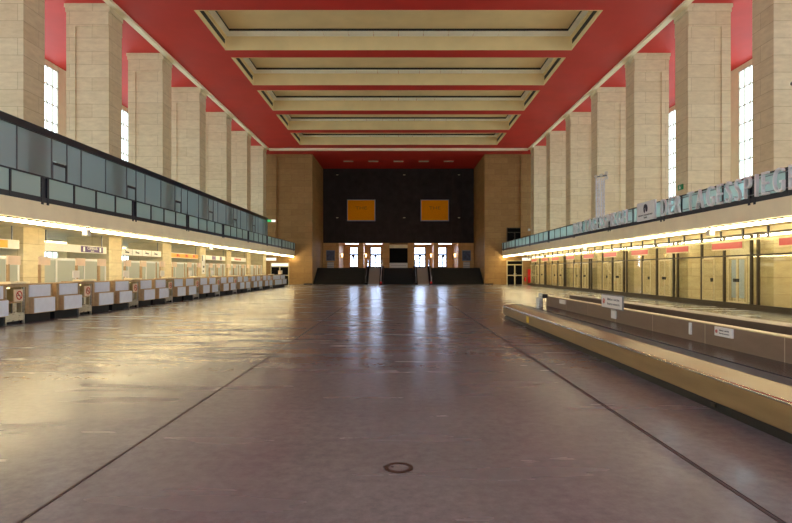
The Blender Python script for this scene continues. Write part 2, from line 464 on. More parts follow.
# ------------------------------------------------------------------ galleries
for s, side in ((-1, 'left'), (1, 'right')):
    struct('floor_gallery_'+side, MB().box(s*(XR+.02), s*XW, YR, YB, ZG0+.02, ZG1), 'cream')
    struct('trim_'+('8' if s < 0 else '9'), MB().box(s*XR, s*(XR+.25), YR, YB, ZG0, ZG1+.01).box(s*(XR+.25), s*14.0, YR, YB, ZG0+.01, ZG0+.05), 'cream')
    # continuous strip light under the edge
    t = thing('strip_light', f'long warm strip light under the {side} gallery edge', 'strip light', (s*12.02, 24, 3.2), 'strip lights under the two galleries')
    bx(s*11.96, s*12.1, YR+1, YB-.1, 3.22, ZG0).build('lamp_housing', 'navy', t)
    bx(s*11.97, s*12.08, YR+1, YB-.1, 3.13, 3.22).build('diffuser', 'strip', t)

DP = [12.42+6.35*k for k in range(9)]           # double posts of the railings
def railing(s, side):
    t = thing('balcony_railing', {'left': 'frosted glass railing with navy posts along the left gallery edge', 'right': 'frosted glass railing with navy posts along the lettered right gallery edge'}[side], 'railing', (s*XR, 24, ZG1), 'gallery railings')
    ymin, ymax = 9, YB
    MB().box(s*(XR-.01), s*(XR+.05), ymin, ymax, ZG1+.0, ZG1+.17).build('bottom_rail', 'navy', t)
    MB().box(s*(XR-.02), s*(XR+.05), ymin, ymax, 4.70, 4.75).build('top_rail', 'navy', t)
    for i, y in enumerate(DP):
        if y > ymax: continue
        MB().box(s*(XR-.02), s*(XR+.06), y-.2, y-.09, ZG1-.07, 4.72).box(s*(XR-.02), s*(XR+.06), y+.09, y+.2, ZG1-.07, 4.72).box(s*(XR+.03), s*(XR+.06), y-.09, y+.09, ZG1, 4.7).build('double_post', 'navy', t)
        for j in range(4):
            a = y+.2+j*(6.35-.4)/4; b = a+(6.35-.4)/4
            if a > ymax-.3: break
            b = min(b, ymax-.02)
            bx(s*(XR+.01), s*(XR+.025), a+.02, b-.02, ZG1+.17, 4.70).build('glass_panel', 'rail_glass', t)
            if j < 3: bx(s*(XR-.02), s*(XR+.06), b-.04, b+.04, ZG1, 4.7).build('post', 'navy', t)
    return t
railing(-1, 'left'); railing(1, 'right')

# glass partition on the left gallery, in front of the pillars
XG = 14.3
t = thing('glass_partition', 'tall grey glass partition with thick navy top beam on the left gallery', 'partition', (-XG, 24, ZG1))
bx(-XG-.1, -XG+.12, 9, 61.0, 7.02, 7.3).build('top_beam', 'navy', t)
bx(-XG-.05, -XG+.05, 9, 61.0, ZG1, ZG1+.08).build('sill_rail', 'grey_frame', t)
y = 18.85-2*6.35
while y < 61:
    for j, w in enumerate((2.1, 2.1, 1.07, 1.08)):
        a, b = y, y+w; y = b
        if a < 9: continue
        b = min(b, 61.0)
        if b-a < .2: continue
        door = (j == 2) or (abs(a-20.95) < .1 and False)
        if door:
            d = MB(); d.box(-XG-.03, -XG+.03, a+.03, a+.1, ZG1+.08, 6.1).box(-XG-.03, -XG+.03, b-.1, b-.03, ZG1+.08, 6.1).box(-XG-.03, -XG+.03, a+.1, b-.1, 5.98, 6.1).box(-XG-.03, -XG+.03, a+.1, b-.1, ZG1+.08, 4.05)
            dd = d.build('door', 'navy', t)
            bx(-XG-.01, -XG+.01, a+.1, b-.1, 4.05, 5.98).build('door_glass', 'part_glass', dd)
            bx(-XG-.01, -XG+.01, a+.03, b-.03, 6.12, 7.02).build('glass_panel', 'part_glass', t)
        else:
            bx(-XG-.01, -XG+.01, a+.03, b-.03, ZG1+.08, 7.02).build('glass_panel', 'part_glass', t)
        bx(-XG-.04, -XG+.04, b-.03, b+.03, ZG1+.08, 7.02).build('mullion', 'grey_frame', t)

# small floodlights on the strip lights and fascia
def flood(x, y, z, label):
    s = 1 if x > 0 else -1
    t = thing('emergency_lamp', label, 'lamp', (x, y, z), 'small white lamps along the galleries')
    bx(x-.1, x+.1, y-.13, y+.13, z-.18, z+.06).build('lamp_housing', 'white', t, bevel=.015)
    bx(x-s*.1, x-s*.11, y-.09, y+.09, z-.14, z-.02).build('lens', 'spot_dim', t)
    bx(x-.03, x+.03, y-.05, y+.05, z+.06, z+.1).build('bracket', 'grey_frame', t)
flood(-11.86, 21.3, 3.1, 'small white lamp box under the left strip light, above the violet sign')
flood(-11.86, 35.6, 3.1, 'small white lamp box under the left strip light, near the blue sign')
flood(11.86, 21.3, 3.1, 'small white lamp box under the right strip light, above a red sign')
flood(11.86, 35.8, 3.1, 'small white lamp box under the right strip light, farther one')

# ------------------------------------------------------------------ big letters and emblem on the right railing
def letter_sign(y_far, total, label):
    t = thing('letter_sign', label, 'letter sign', (XR-.12, y_far-total/2, ZG1+.1), 'big letter signs on the right railing')
    word = 'DER TAGESSPIEGEL'; H = .80; sets = []
    for ch in word:
        if ch == ' ': sets.append((ch, .10)); continue
        me = glyph(ch, H); xs = [v.co.x for v in me.vertices]; sets.append((ch, (max(xs)-min(xs))*(.66 if ch != 'I' else .8))); bpy.data.meshes.remove(me)
    k = 1.0; gap = (total-sum(w for _, w in sets)*k)/(len(sets)-1); yy = y_far
    for ch, w in sets:
        if ch != ' ':
            text('letter', ch, H, 'right', (XR-.15, yy-w/2, 4.0), 'letter', t, extrude=.05, thin=-.014, width=w)
        yy -= w+gap
    for z in (4.12, 4.62):
        bx(XR-.06, XR-.03, y_far-total, y_far, z-.015, z+.015).build('mounting_rail', 'grey_frame', t)
letter_sign(24.9, 9.0, 'pale metal newspaper name in big letters, the nearer one running out of view')
letter_sign(37.4, 9.0, 'pale metal newspaper name in big letters, the farther one before the emblem board')
t = thing('emblem_board', 'pale grey board with dark globe emblem between the two letter signs', 'sign board', (XR-.1, 26.55, ZG1+.1))
bx(XR-.14, XR-.05, 25.6, 27.5, 3.98, 4.86).build('board', 'letter', t)
m = MB(); yc, zc, r = 26.55, 4.53, .22; xf = XR-.15
def blob(m, cy, cz, pts):
    m.prism([(yc+cy+p[0], zc+cz+p[1]) for p in pts], 'x', xf-.006, xf+.012)
blob(m, 0, 0, [(math.cos(a)*r, math.sin(a)*r) for a in [PI*.25+i*PI/12 for i in range(13)]] + [(-.05, -.12), (-.02, 0)])
blob(m, 0, 0, [(.14, .17), (.20, .05), (.17, -.13), (.08, -.2), (.05, -.08), (.09, .03), (.05, .12)])
m.build('globe_emblem', 'ink', t)
text('lettering', 'RERUM COGNOSCERE', .07, 'right', (xf-.002, yc, 4.20), 'ink', t, width=1.5)
text('lettering', 'CAUSAS', .07, 'right', (xf-.002, yc, 4.08), 'ink', t)

# lighting towers on the right gallery
def tower(x, y, top, label):
    t = thing('lighting_tower', label, 'lighting tower', (x, y, ZG1), 'truss lighting towers on the right gallery')
    bx(x-.4, x+.4, y-.4, y+.4, ZG1, ZG1+.03).build('base_plate', 'steel', t)
    for dx in (-.16, .16):
        m = MB(); h = .085
        for a in (-h, h):
            for b in (-h, h): m.cyl((x+dx+a, y+b, ZG1+.03), (x+dx+a, y+b, top-.25), .022, seg=8)
        z = ZG1+.1; i = 0
        while z < top-.45:
            q = 1 if i % 2 else -1
            for b in (-h, h): m.cyl((x+dx-h*q, y+b, z), (x+dx+h*q, y+b, z+.17), .011, seg=6)
            for a in (-h, h): m.cyl((x+dx+a, y-h*q, z), (x+dx+a, y+h*q, z+.17), .011, seg=6)
            z += .17; i += 1
        m.build('truss', 'alu', t)
    MB().cyl((x-.42, y-.1, top-.2), (x+.42, y+.1, top-.05), .05, seg=12).cyl((x-.42, y-.22, top-.22), (x+.42, y-.02, top-.08), .035, seg=12).build('crossbar', 'grey_frame', t)
    for dx, dz, col in ((-.34, -.08, 'grey_frame'), (.02, -.02, 'grey_frame'), (.33, .14, 'alu'), (.36, -.16, 'alu')):
        q = MB().cyl((x+dx-.04, y-.24, top-.1+dz), (x+dx+.06, y+.14, top-.02+dz), .11, .075, 14).build('lamp_head', col, t)
        MB().cyl((x+dx-.045, y-.255, top-.103+dz), (x+dx-.04, y-.24, top-.1+dz), .095, .095, 14).build('lens', 'spot_dim', q)
tower(12.9, 35.8, 7.75, 'twin aluminium truss tower with lamp heads, behind the farther letter sign')
tower(13.05, 18.0, 7.75, 'truss tower with lamp heads at the right edge, behind the nearer letters')

# ------------------------------------------------------------------ right side: shopfronts behind glass
XS = 14.2; ZS0, ZS1 = .16, 3.08
struct('wall_shops_right', MB().box(18.6, 18.8, 9, YB, 0, ZG0), 'plaster')
struct('trim_10', bx(XS-.06, XS+.06, 9, 61.3, 0, ZS0), 'bronze')
struct('trim_11', bx(XS-.1, XS+.3, 9, 61.3, ZS1+.02, ZG0+.02), 'cream')
SB = [22.1-2*6.37+6.37*k for k in range(9)]
for k, y in enumerate(SB):
    if y > 60: continue
    lab = ['shop bay outside the frame', 'glazed shopfront nearest on the right, running out of view'] + [f'bronze-framed glazed shopfront, {ORD[i]} from the near end of the right side' for i in range(1, 9)]
    t = thing('glazed_shopfront', lab[k], 'shopfront', (XS, y+3.18, 0), 'glazed shopfronts under the right gallery')
    ye = min(y+6.32, 61.3)
    cuts = [c for c in (0, .42, 2.3, 4.1) if y+c < ye]
    for c in cuts: bx(XS-.05, XS+.05, y+c-.045, y+c+.045, ZS0, ZS1).build('mullion', 'bronze', t)
    MB().box(XS-.04, XS+.04, y, ye, 2.19, 2.25).box(XS-.05, XS+.05, y, ye, ZS1-.06, ZS1+.02).box(XS-.05, XS+.05, y, ye, ZS0, ZS0+.08).build('transom', 'bronze', t)
    edges = cuts+[ye-y]
    for i in range(len(cuts)):
        a, b = y+edges[i]+.045, y+edges[i+1]-.045
        if b-a < .1: continue
        bx(XS-.008, XS+.008, a, b, 2.25, ZS1-.06).build('fanlight', 'clear', t)
        if i == 1 and b-a > 1.2:
            # double door leaves with pale frame
            for (da, db) in ((a+.25, (a+b)/2-.01), ((a+b)/2+.01, b-.25)):
                d = MB(); d.box(XS-.03, XS+.03, da, da+.045, ZS0+.08, 2.15).box(XS-.03, XS+.03, db-.045, db, ZS0+.08, 2.15).box(XS-.03, XS+.03, da+.045, db-.045, 2.10, 2.15).box(XS-.03, XS+.03, da+.045, db-.045, ZS0+.08, .30)
                d = d.build('door', 'light_frame', t)
                bx(XS-.008, XS+.008, da+.045, db-.045, .30, 2.10).build('door_glass', 'clear', d)
                hy = db-.1 if da < (a+b)/2-.3 and db <= (a+b)/2 else da+.1
                MB().box(XS-.09, XS-.03, hy-.06, hy+.06, 1.12, 1.26).build('handle', 'black', d)
            bx(XS-.008, XS+.008, a, a+.24, .24, 2.19).build('glass_pane', 'clear', t)
            bx(XS-.008, XS+.008, b-.24, b, .24, 2.19).build('glass_pane', 'clear', t)
        elif i == 2 and b-a > 1.2:
            da, db = b-1.0, b-.02
            d = MB(); d.box(XS-.03, XS+.03, da, da+.05, ZS0+.08, 2.15).box(XS-.03, XS+.03, db-.05, db, ZS0+.08, 2.15).box(XS-.03, XS+.03, da+.05, db-.05, 2.10, 2.15).box(XS-.03, XS+.03, da+.05, db-.05, ZS0+.08, .30)
            d = d.build('door', 'light_frame', t)
            bx(XS-.008, XS+.008, da+.05, db-.05, .30, 2.10).build('door_glass', 'clear', d)
            bx(XS-.09, XS-.03, da+.06, da+.18, 1.1, 1.26).build('handle', 'black', d)
            bx(XS-.008, XS+.008, a, da-.02, .24, 2.19).build('glass_pane', 'clear', t)
        else:
            bx(XS-.008, XS+.008, a, b, .24, 2.19).build('glass_pane', 'clear', t)
    # tube lights at the head of each shop
    q = thing('tube_light', 'warm tube light behind the top of the '+lab[k].replace('glazed ','').split(' nearest')[0].split(', ')[-1]+' bay' if k > 1 else 'warm tube light inside the nearest shop bay', 'tube light', (XS+.2, y+3, 3.0), 'tube lights inside the shopfronts')
    q['label'] = f'warm tube light inside the glass head of shopfront bay {["before the nearest", "nearest"][k] if k < 2 else ORD[k-1]+" from the near end"}'
    for a, b in ((y+.3, y+3.0), (y+3.3, min(y+6.1, ye-.2))):
        if b-a < .4: continue
        bx(XS+.1, XS+.19, a, b, 2.96, 3.02).build('tube', 'shop_light', q)
    bx(XS+.09, XS+.2, y+.2, min(y+6.2, ye-.1), 3.02, 3.06).build('lamp_housing', 'bronze', q)
    for a, b in ((y+.5, y+2.9), (y+3.4, min(y+5.8, ye-.2))):  # fill panels added to brighten the shop interiors
        if b-a < .4: continue
        q = thing('shop_fill_light', f'added warm fill panel inside shop {ORD[k]}, {"near" if a < y+1 else "far"} half of its ceiling', 'ceiling light', (17.1, (a+b)/2, ZG0), 'added fill panels inside the shops')
        bx(16.75, 17.45, a, b, ZG0-.05, ZG0-.01).build('diffuser', 'fill_light', q)
        MB().box(16.7, 16.75, a-.05, b+.05, ZG0-.07, ZG0+.02).box(17.45, 17.5, a-.05, b+.05, ZG0-.07, ZG0+.02).box(16.75, 17.45, a-.05, a, ZG0-.07, ZG0+.02).box(16.75, 17.45, b, b+.05, ZG0-.07, ZG0+.02).build('frame', 'light_frame', q)
    # partition between shops behind the pillars
    bx(XP1, 18.6, y-.3, y-.15, 0, ZG0).build('trim_20', 'plaster')['kind'] = 'structure'
# boards and dark doors seen inside the shops
for (y0, y1, mat, label, x) in ((24.9, 25.9, 'bluegrey', 'pale blue-grey board standing inside the shop behind the near double doors', 15.4),
                              (30.1, 31.0, 'bluegrey', 'blue-grey board standing inside the second shop behind glass', 15.3)):
    t = thing('display_board', label, 'display board', (x, (y0+y1)/2, 0))
    bx(x, x+.04, y0, y1, .35, 2.1).build('board', mat, t)
    m = MB()
    for yy in (y0-.04, y1): m.box(x-.02, x+.06, yy, yy+.04, 0, 2.15)
    m.box(x-.02, x+.06, y0-.04, y1+.04, 2.1, 2.15)
    m.build('frame', 'light_frame', t)
    MB().box(x-.15, x+.2, y0-.05, y0+.01, 0, .04).box(x-.15, x+.2, y1-.01, y1+.05, 0, .04).build('foot', 'light_frame', t)

# cable tray with brackets and the red signs
t = thing('sign_rail', 'thin pale rail on black brackets along the right shopfronts', 'rail', (13.9, 35, 2.85))
bx(13.86, 13.94, 9, 61, 2.80, 2.87).build('rail', 'light_frame', t)
y = 10.2
while y < 61:
    bx(13.87, 13.93, y-.04, y+.04, 2.87, ZG0+.02).build('bracket', 'navy', t); y += 1.55
RS = [20.4, 24.75, 28.95, 33.3, 37.8, 41.9, 46.3, 50.6, 54.0, 58.3]
for i, yf in enumerate(RS):
    t = thing('red_sign', 'long pinkish red hanging sign, '+('at the right edge' if i == 0 else ORD[i]+' from the near end')+' of the right shops', 'sign', (13.9, yf-1.1, 2.5), 'red signs above the right shops')
    bx(13.84, 13.9, yf-2.25, yf, 2.46, 2.795).build('panel', 'light_frame', t)
    bx(13.825, 13.84, yf-2.2, yf-.05, 2.51, 2.77).build('sign_face', 'red_sign', t)

# lower and upper doors in the far end walls, red cabinet, extinguisher, hanging signs
def end_door(nm, s, x0, x1, z0, ztr, ztop, lit, dark):
    xa, xb = sorted((s*x0, s*x1)); y = YB
    g = struct(nm, MB().box(xa, xa+.09, y-.1, y, z0, ztop).box(xb-.09, xb, y-.1, y, z0, ztop).box(xa+.09, xb-.09, y-.1, y, ztop-.08, ztop).box(xa+.09, xb-.09, y-.1, y, ztr-.05, ztr+.05).box((xa+xb)/2-.06, (xa+xb)/2+.06, y-.1, y, z0, ztr-.05)
               .box(xa+.09, (xa+xb)/2-.06, y-.09, y, z0+1.0, z0+1.1).box((xa+xb)/2+.06, xb-.09, y-.09, y, z0+1.0, z0+1.1), 'light_frame' if lit else 'bronze')
    bx(xa+.09, xb-.09, y-.05, y, z0+.02, ztr-.05).build('door_glass', 'screen', g)
    bx(xa+.09, xb-.09, y-.05, y, ztr+.05, ztop-.08).build('fanlight', 'screen' if not lit else dark, g)
    for hx in (-.12, .12):
        MB().box((xa+xb)/2+hx-.015, (xa+xb)/2+hx+.015, y-.16, y-.13, z0+.9, z0+1.3).box((xa+xb)/2+hx-.01, (xa+xb)/2+hx+.01, y-.14, y-.09, z0+1.05, z0+1.09).build('handle', 'steel', g)
end_door('door_1', 1, 12.35, 14.2, 0, 2.25, 2.75, True, 'screen')
end_door('door_2', -1, 12.5, 14.6, 0, 2.05, 2.5, True, 'exit_white')
end_door('door_3', 1, 12.35, 14.2, ZG1, 5.95, 6.5, False, 'screen')
t = thing('red_cabinet', 'bright red upright fire cabinet by the far end of the right shops', 'cabinet', (15.0, 63.7, .2))
xb_ = 13.2*0+14.55
bx(14.75, 15.2, 63.73, 63.97, .2, 1.75).build('body', 'red_box', t, bevel=.01)
bx(14.79, 15.16, 63.715, 63.73, .25, 1.7).build('door', 'red_box', t)
bx(14.82, 14.85, 63.695, 63.715, .9, 1.05).build('handle', 'steel', t)
t = thing('fire_extinguisher', 'small red fire extinguisher hanging left of the red cabinet', 'fire extinguisher', (14.45, 63.9, .35))
MB().cyl((14.45, 63.9, .35), (14.45, 63.9, .75), .09).cyl((14.45, 63.9, .75), (14.45, 63.9, .85), .09, .035).build('cylinder', 'red_box', t, smooth=False)
MB().cyl((14.45, 63.9, .85), (14.45, 63.9, .92), .03).box(14.43, 14.47, 63.78, 63.9, .9, .94).build('valve', 'black', t)
MB().cyl((14.37, 63.86, .88), (14.34, 63.82, .55), .014, seg=8).build('hose', 'black', t)
for s, x0, x1, lab in ((1, 13.9, 15.1, 'white lit box sign hanging before the far right door'), (-1, 13.75, 14.95, 'white lit box sign hanging before the far left door')):
    xa, xb = sorted((s*x0, s*x1))
    t = thing('hanging_sign', lab, 'sign', (s*14.4, 62.8, 2.8), 'white box signs at the far doors')
    bx(xa, xb, 62.75, 62.95, 2.72, 3.02).build('sign_box', 'exit_white', t)
    MB().box(xa+.2, xa+.23, 62.83, 62.87, 3.02, ZG0+.02).box(xb-.23, xb-.2, 62.83, 62.87, 3.02, ZG0+.02).build('hanger', 'grey_frame', t)
t = thing('exit_sign', 'green and white lit exit box at the far end of the left partition', 'exit sign', (-13.8, 60.5, 6.9))
bx(-14.15, -13.72, 60.4, 60.55, 6.85, 7.08).build('green_half', 'green_sign', t)
bx(-13.70, -13.3, 60.4, 60.55, 6.85, 7.08).build('white_half', 'exit_white', t)
bx(-14.2, -14.15, 60.42, 60.53, 6.9, 7.2).build('bracket', 'navy', t)
t = thing('exit_sign', 'small green exit sign on a pillar behind the nearer letter sign', 'exit sign', (14.4, 28.6, 5.8))
bx(14.40, 14.45, 28.4, 28.85, 5.72, 5.99).build('panel', 'green', t)
m = MB().cyl((14.395, 28.68, 5.92), (14.4, 28.68, 5.92), .03, seg=10).prism([(28.7, 5.90), (28.58, 5.86), (28.62, 5.76), (28.66, 5.76), (28.65, 5.82), (28.72, 5.76), (28.75, 5.77), (28.70, 5.84)], 'x', 14.394, 14.4)
m.build('pictogram', 'white', t)
flood(14.6, 62.6, 6.2, 'small white lamp beside the upper right door')

# ------------------------------------------------------------------ left side: check-in desks
XD = 11.22
def make_desk(y0, w=1.07):
    t = thing('check_in_desk', '', 'check-in desk', (-XD, y0+w/2, 0), 'check-in desks in the left row')
    bx(-XD-.26, -XD-.85, y0-.12, y0+w+.12, 0, .27).build('plinth', 'kick', t)
    m = MB(); m.box(-XD-.03, -XD-.8, y0-.0, y0+w, .27, .76).box(-XD-.19, -XD-.8, y0-.12, y0+w+.12, .27, 1.16)
    m.build('cabinet', 'desk_wood', t)
    bx(-XD, -XD-.03, y0+.025, y0+w-.025, .29, .745).build('lower_panel', 'desk_white', t)
    bx(-XD-.16, -XD-.19, y0+.015, y0+w-.015, .78, 1.155).build('upper_panel', 'desk_white', t)
    bx(-XD-.14, -XD-.85, y0-.12, y0+w+.12, 1.16, 1.185).build('counter_top', 'desk_wood', t)
    return t
def make_scale(y0, y1):
    X = XD+.23
    t = thing('baggage_scale', '', 'baggage scale', (-X, (y0+y1)/2, 0), 'baggage scales between the check-in desks')
    a, b = y0, y1; ym = (a+b)/2
    for yy in (a, b-.05): bx(-X+.02, -X-.03, yy, yy+.05, 0, 1.1).build('leg', 'steel', t)
    bx(-X, -X-.05, ym-.09, ym+.09, .33, .62).build('centre_post', 'steel', t)
    bx(-X+.01, -X-.6, a+.05, b-.05, .09, .33).build('weigh_plate', 'steel', t)
    bx(-X-.1, -X-.6, a+.05, b-.05, 0, .09).build('plinth', 'kick', t)
    MB().box(-X-.58, -X-.62, a+.05, b-.05, .33, 1.12).box(-X-.03, -X-.6, a+.05, a+.08, .33, 1.1).box(-X-.03, -X-.6, b-.08, b-.05, .33, 1.1).build('recess_panel', 'light_frame', t)
    bx(-X-.03, -X-.58, a+.08, b-.08, .62, .67).build('shelf', 'desk_wood', t)
    bx(-X+.08, -X-.62, a, b, 1.10, 1.21).build('fascia', 'desk_wood', t)
    bx(-X+.18, -X-.2, a-.01, b+.01, 1.21, 1.27).build('counter_top', 'desk_top', t)
    bx(-X-.12, -X-.2, a+.15, b-.45, 1.06, 1.10).build('under_shelf_lamp', 'desk_glow', t)
    q = bx(-X+.0, -X-.04, ym-.0, b-.02, .67, 1.03).build('no_smoking_plate', 'pink_plate', t)
    yc = (ym+b-.02)/2; m = MB(); R0, R1 = .10, .135; xx = -X+.005
    seg = 24
    for i in range(seg):
        a0, a1 = 2*PI*i/seg, 2*PI*(i+1)/seg
        m.prism([(yc+R0*math.cos(a0), .85+R0*math.sin(a0)), (yc+R1*math.cos(a0), .85+R1*math.sin(a0)), (yc+R1*math.cos(a1), .85+R1*math.sin(a1)), (yc+R0*math.cos(a1), .85+R0*math.sin(a1))], 'x', xx, xx+.006)
    m.prism([(yc-.085, .92), (yc-.065, .94), (yc+.085, .78), (yc+.065, .76)], 'x', xx, xx+.006)
    m.build('red_ring', 'red_ink', q)
    MB().box(xx-.002, xx+.003, yc-.07, yc+.05, .84, .865).build('cigarette_mark', 'ink', q)
    return t
PAIRS = [14.83+3.743*k for k in range(10)]       # centre of each pair of desks
desk0 = make_desk(0); scale0 = make_scale(-.42, .42)
di = 0
pairword = [f'{o} desk pair from the near end' for o in ORD]
for k, pc in enumerate(PAIRS):
    for j, off in enumerate((-1.31, .24)):
        lab = f'white-panelled check-in desk, {["near","far"][j]} half of the {pairword[k]}'
        if di == 0: desk0.location.y += pc+off; base_y = pc+off; desk0['label'] = lab
        else: copy_tree(desk0, (0, pc+off-base_y, 0), lab)
        di += 1
for k in range(10):
    yc = PAIRS[k]+1.8715
    lab = f'baggage scale with no-smoking plate, just beyond the {ORD[k]} desk pair from the near end'
    if k == 0: scale0.location.y += yc; sb = yc; scale0['label'] = lab
    else: copy_tree(scale0, (0, yc-sb, 0), lab)
# the last two wider desks at the far end
for i, (y0, w) in enumerate(((51.0, 2.9), (54.3, 1.8))):
    t = make_desk(y0, w); t['label'] = ['wide white-panelled check-in desk near the far end of the row', 'last white-panelled check-in desk, next to the far stone block'][i]
t = thing('counter_monitor', 'cream monitor back standing on the last check-in desk', 'monitor', (-11.7, 55.2, 1.185))
bx(-11.8, -11.55, 54.9, 55.7, 1.265, 1.6).build('housing', 'pink_plate', t, bevel=.02); bx(-11.75, -11.6, 55.15, 55.45, 1.185, 1.265).build('stand', 'grey_frame', t)

# desk sign plates on posts
sign0 = None
for k, pc in enumerate(PAIRS):
    for j, off in enumerate((-.75, .8)):
        y = pc+off
        lab = f'peach plate on a post behind {["near","far"][j]} desk of {ORD[k]} pair from the near end'
        if sign0 is None:
            sign0 = thing('desk_sign', lab, 'desk sign', (-12.25, y, 0), 'desk plates on posts'); sy = y
            bx(-12.21, -12.29, y-.29, y-.23, 0, 1.8).build('post', 'desk_wood', sign0)
            bx(-12.22, -12.28, y-.29, y+.29, 1.78, 2.07).build('plate', 'pink_plate', sign0)
        else: copy_tree(sign0, (0, y-sy, 0), lab)
# small white monitors on the scale counters
mon0 = None
for k in range(1, 7):
    y = PAIRS[k]+1.87
    lab = f'small white screen on the counter top beyond the {pairword[k]}'
    if mon0 is None:
        mon0 = thing('counter_screen', lab, 'screen', (-11.8, y, 1.27), 'small screens on the scale counters'); my = y
        bx(-11.75, -11.81, y-.2, y+.2, 1.33, 1.6).build('screen_panel', 'white', mon0, bevel=.01)
        bx(-11.7, -11.85, y-.07, y+.07, 1.27, 1.29).build('foot', 'white', mon0); bx(-11.77, -11.8, y-.02, y+.02, 1.29, 1.33).build('neck', 'white', mon0)
    else: copy_tree(mon0, (0, y-my, 0), lab)

# milky screens between the pillars, overhead signs, tube lights
SCN = ['behind the nearest desks at the left edge', 'under the violet sign', 'under the white logo sign', 'under the orange sign', 'under the blue-marked sign', 'under the red-lettered sign', 'between the last pillars']
XL = -14.6
for k in range(7):
    a, b = PY[k]+PW+.08, PY[k+1]-.11
    t = thing('glazed_screen', 'white-framed milky glass screen '+SCN[k], 'glass screen', (XL, (a+b)/2, 0), 'milky glass screens between the left pillars')
    cuts = [a, a+.9, a+2.35, a+3.0, a+4.25, b]
    m = MB()
    for c in cuts: m.box(XL-.05, XL+.05, c-.045, c+.045, 0, 2.12)
    m.box(XL-.06, XL+.06, a, b, 2.03, 2.14); m.box(XL-.05, XL+.05, a, b, 0, .12)
    m.build('frame', 'white', t)
    for c0, c1 in zip(cuts[:-1], cuts[1:]):
        bx(XL-.012, XL+.012, c0+.045, c1-.045, .12, 2.03).build('milky_pane', 'screen_glass', t)
    for c in (cuts[2], cuts[4]): bx(XL+.05, XL+.1, c-.03, c+.03, 0, 2.1).build('brown_post', 'desk_wood', t)
    q = thing('office_tube_light', 'warm tube light on the soffit '+SCN[k].replace('under', 'above'), 'tube light', (XL-2.0, (a+b)/2, 3.2), 'tube lights behind the left signs')
    ta, tb = min(a+6.6, 60.5), min(a+9.6, 63.0)
    bx(XL-4.5, XL-4.35, ta, tb, 3.14, 3.2).build('tube', 'office_light', q); bx(XL-4.55, XL-4.3, ta-.1, tb+.1, 3.2, ZG0+.02).build('lamp_housing', 'white', q)
    q.location = (XL-4.42, (ta+tb)/2, 3.2)
    for c in q.children: c.matrix_basis = Matrix.Translation(Vector((2.42, (a+b)/2-(ta+tb)/2, 0))) @ c.matrix_basis
def over_sign(k, a, b, label):
    t = thing('overhead_sign', label, 'sign', (XL, (a+b)/2, 2.45), 'overhead airline signs on the left side')
    bx(XL-.08, XL+.08, a, b, 2.42, 2.76).build('sign_box', 'white', t)
    for yy in (a+.3, b-.3): bx(XL-.02, XL+.02, yy-.02, yy+.02, 2.76, ZG0+.02).build('hanger', 'grey_frame', t)
    return t
XF = XL+.085
def face(t, a, b, mat, nm='sign_face', z0=2.45, z1=2.73): return bx(XF-.006, XF+.004, a, b, z0, z1).build(nm, mat, t)
t = over_sign(0, 16.7, 21.45, 'overhead sign with orange and white face at the left edge'); face(t, 16.8, 20.8, 'orange')
t = over_sign(1, PY[1]+PW+.02, 27.85, 'long white overhead sign with violet panel on its far half'); face(t, 25.6, 27.5, 'purple')
text('lettering', 'CIRRUS', .12, 'left', (XF+.006, 26.55, 2.585), 'white', t, width=.85)
text('lettering', 'AIRLINES', .05, 'left', (XF+.006, 26.55, 2.49), 'white', t)
for yy in (25.85, 27.25): face(t, yy-.07, yy+.07, 'letter', 'white_mark', 2.48, 2.70).location.x += .004
t = over_sign(2, PY[2]+PW+.02, 34.25, 'white overhead sign of four boards with faint dark logos')
for i in range(4):
    y = 29.95+i*1.18
    MB().prism([(y-.28, 2.56), (y-.1, 2.62), (y+.25, 2.60), (y+.22, 2.53), (y-.05, 2.55)], 'x', XF, XF+.004).prism([(y-.22, 2.66), (y-.16, 2.68), (y-.08, 2.63), (y-.12, 2.62)], 'x', XF, XF+.004).build('dark_logo', 'ink', t)
    if i: bx(XF-.004, XF+.002, y-.6, y-.58, 2.43, 2.75).build('board_joint', 'grey_frame', t)
t = over_sign(3, PY[3]+PW+.02, 40.6, 'bright orange overhead sign with small red marks'); face(t, PY[3]+PW+.05, 40.55, 'orange')
for i, y in enumerate((36.9, 38.4, 39.8)):
    MB().box(XF+.004, XF+.007, y-.25, y-.02, 2.52, 2.68).box(XF+.004, XF+.007, y+.08, y+.16, 2.50, 2.66).prism([(y-.02, 2.62), (y+.2, 2.52), (y+.26, 2.55), (y+.04, 2.66)], 'x', XF+.004, XF+.007).build('red_mark', 'red_ink', t)
t = over_sign(4, PY[4]+PW+.02, 46.95, 'white overhead sign with two dark blue blocks'); face(t, 43.6, 44.5, 'purple', 'blue_block'); face(t, 45.5, 46.0, 'purple', 'blue_block')
t = over_sign(5, PY[5]+PW+.02, 53.3, 'white overhead sign with red lettering block'); 
for i in range(5): face(t, 49.6+i*.42, 49.9+i*.42, 'red_ink', 'red_mark', 2.52, 2.68)
# plates on the pillar beyond the orange sign
t = thing('pillar_notice', 'narrow white notice with dark marks on the pillar beyond the orange sign', 'notice', (-14.44, 41.4, 2.2))
bx(-14.45, -14.42, 41.1, 41.75, 1.35, 2.75).build('board', 'white', t)
for q in ((41.15, 41.28, 2.3, 2.7), (41.3, 41.6, 1.8, 1.95), (41.25, 41.5, 1.5, 1.6)): bx(-14.42, -14.414, *q).build('dark_mark', 'ink', t)

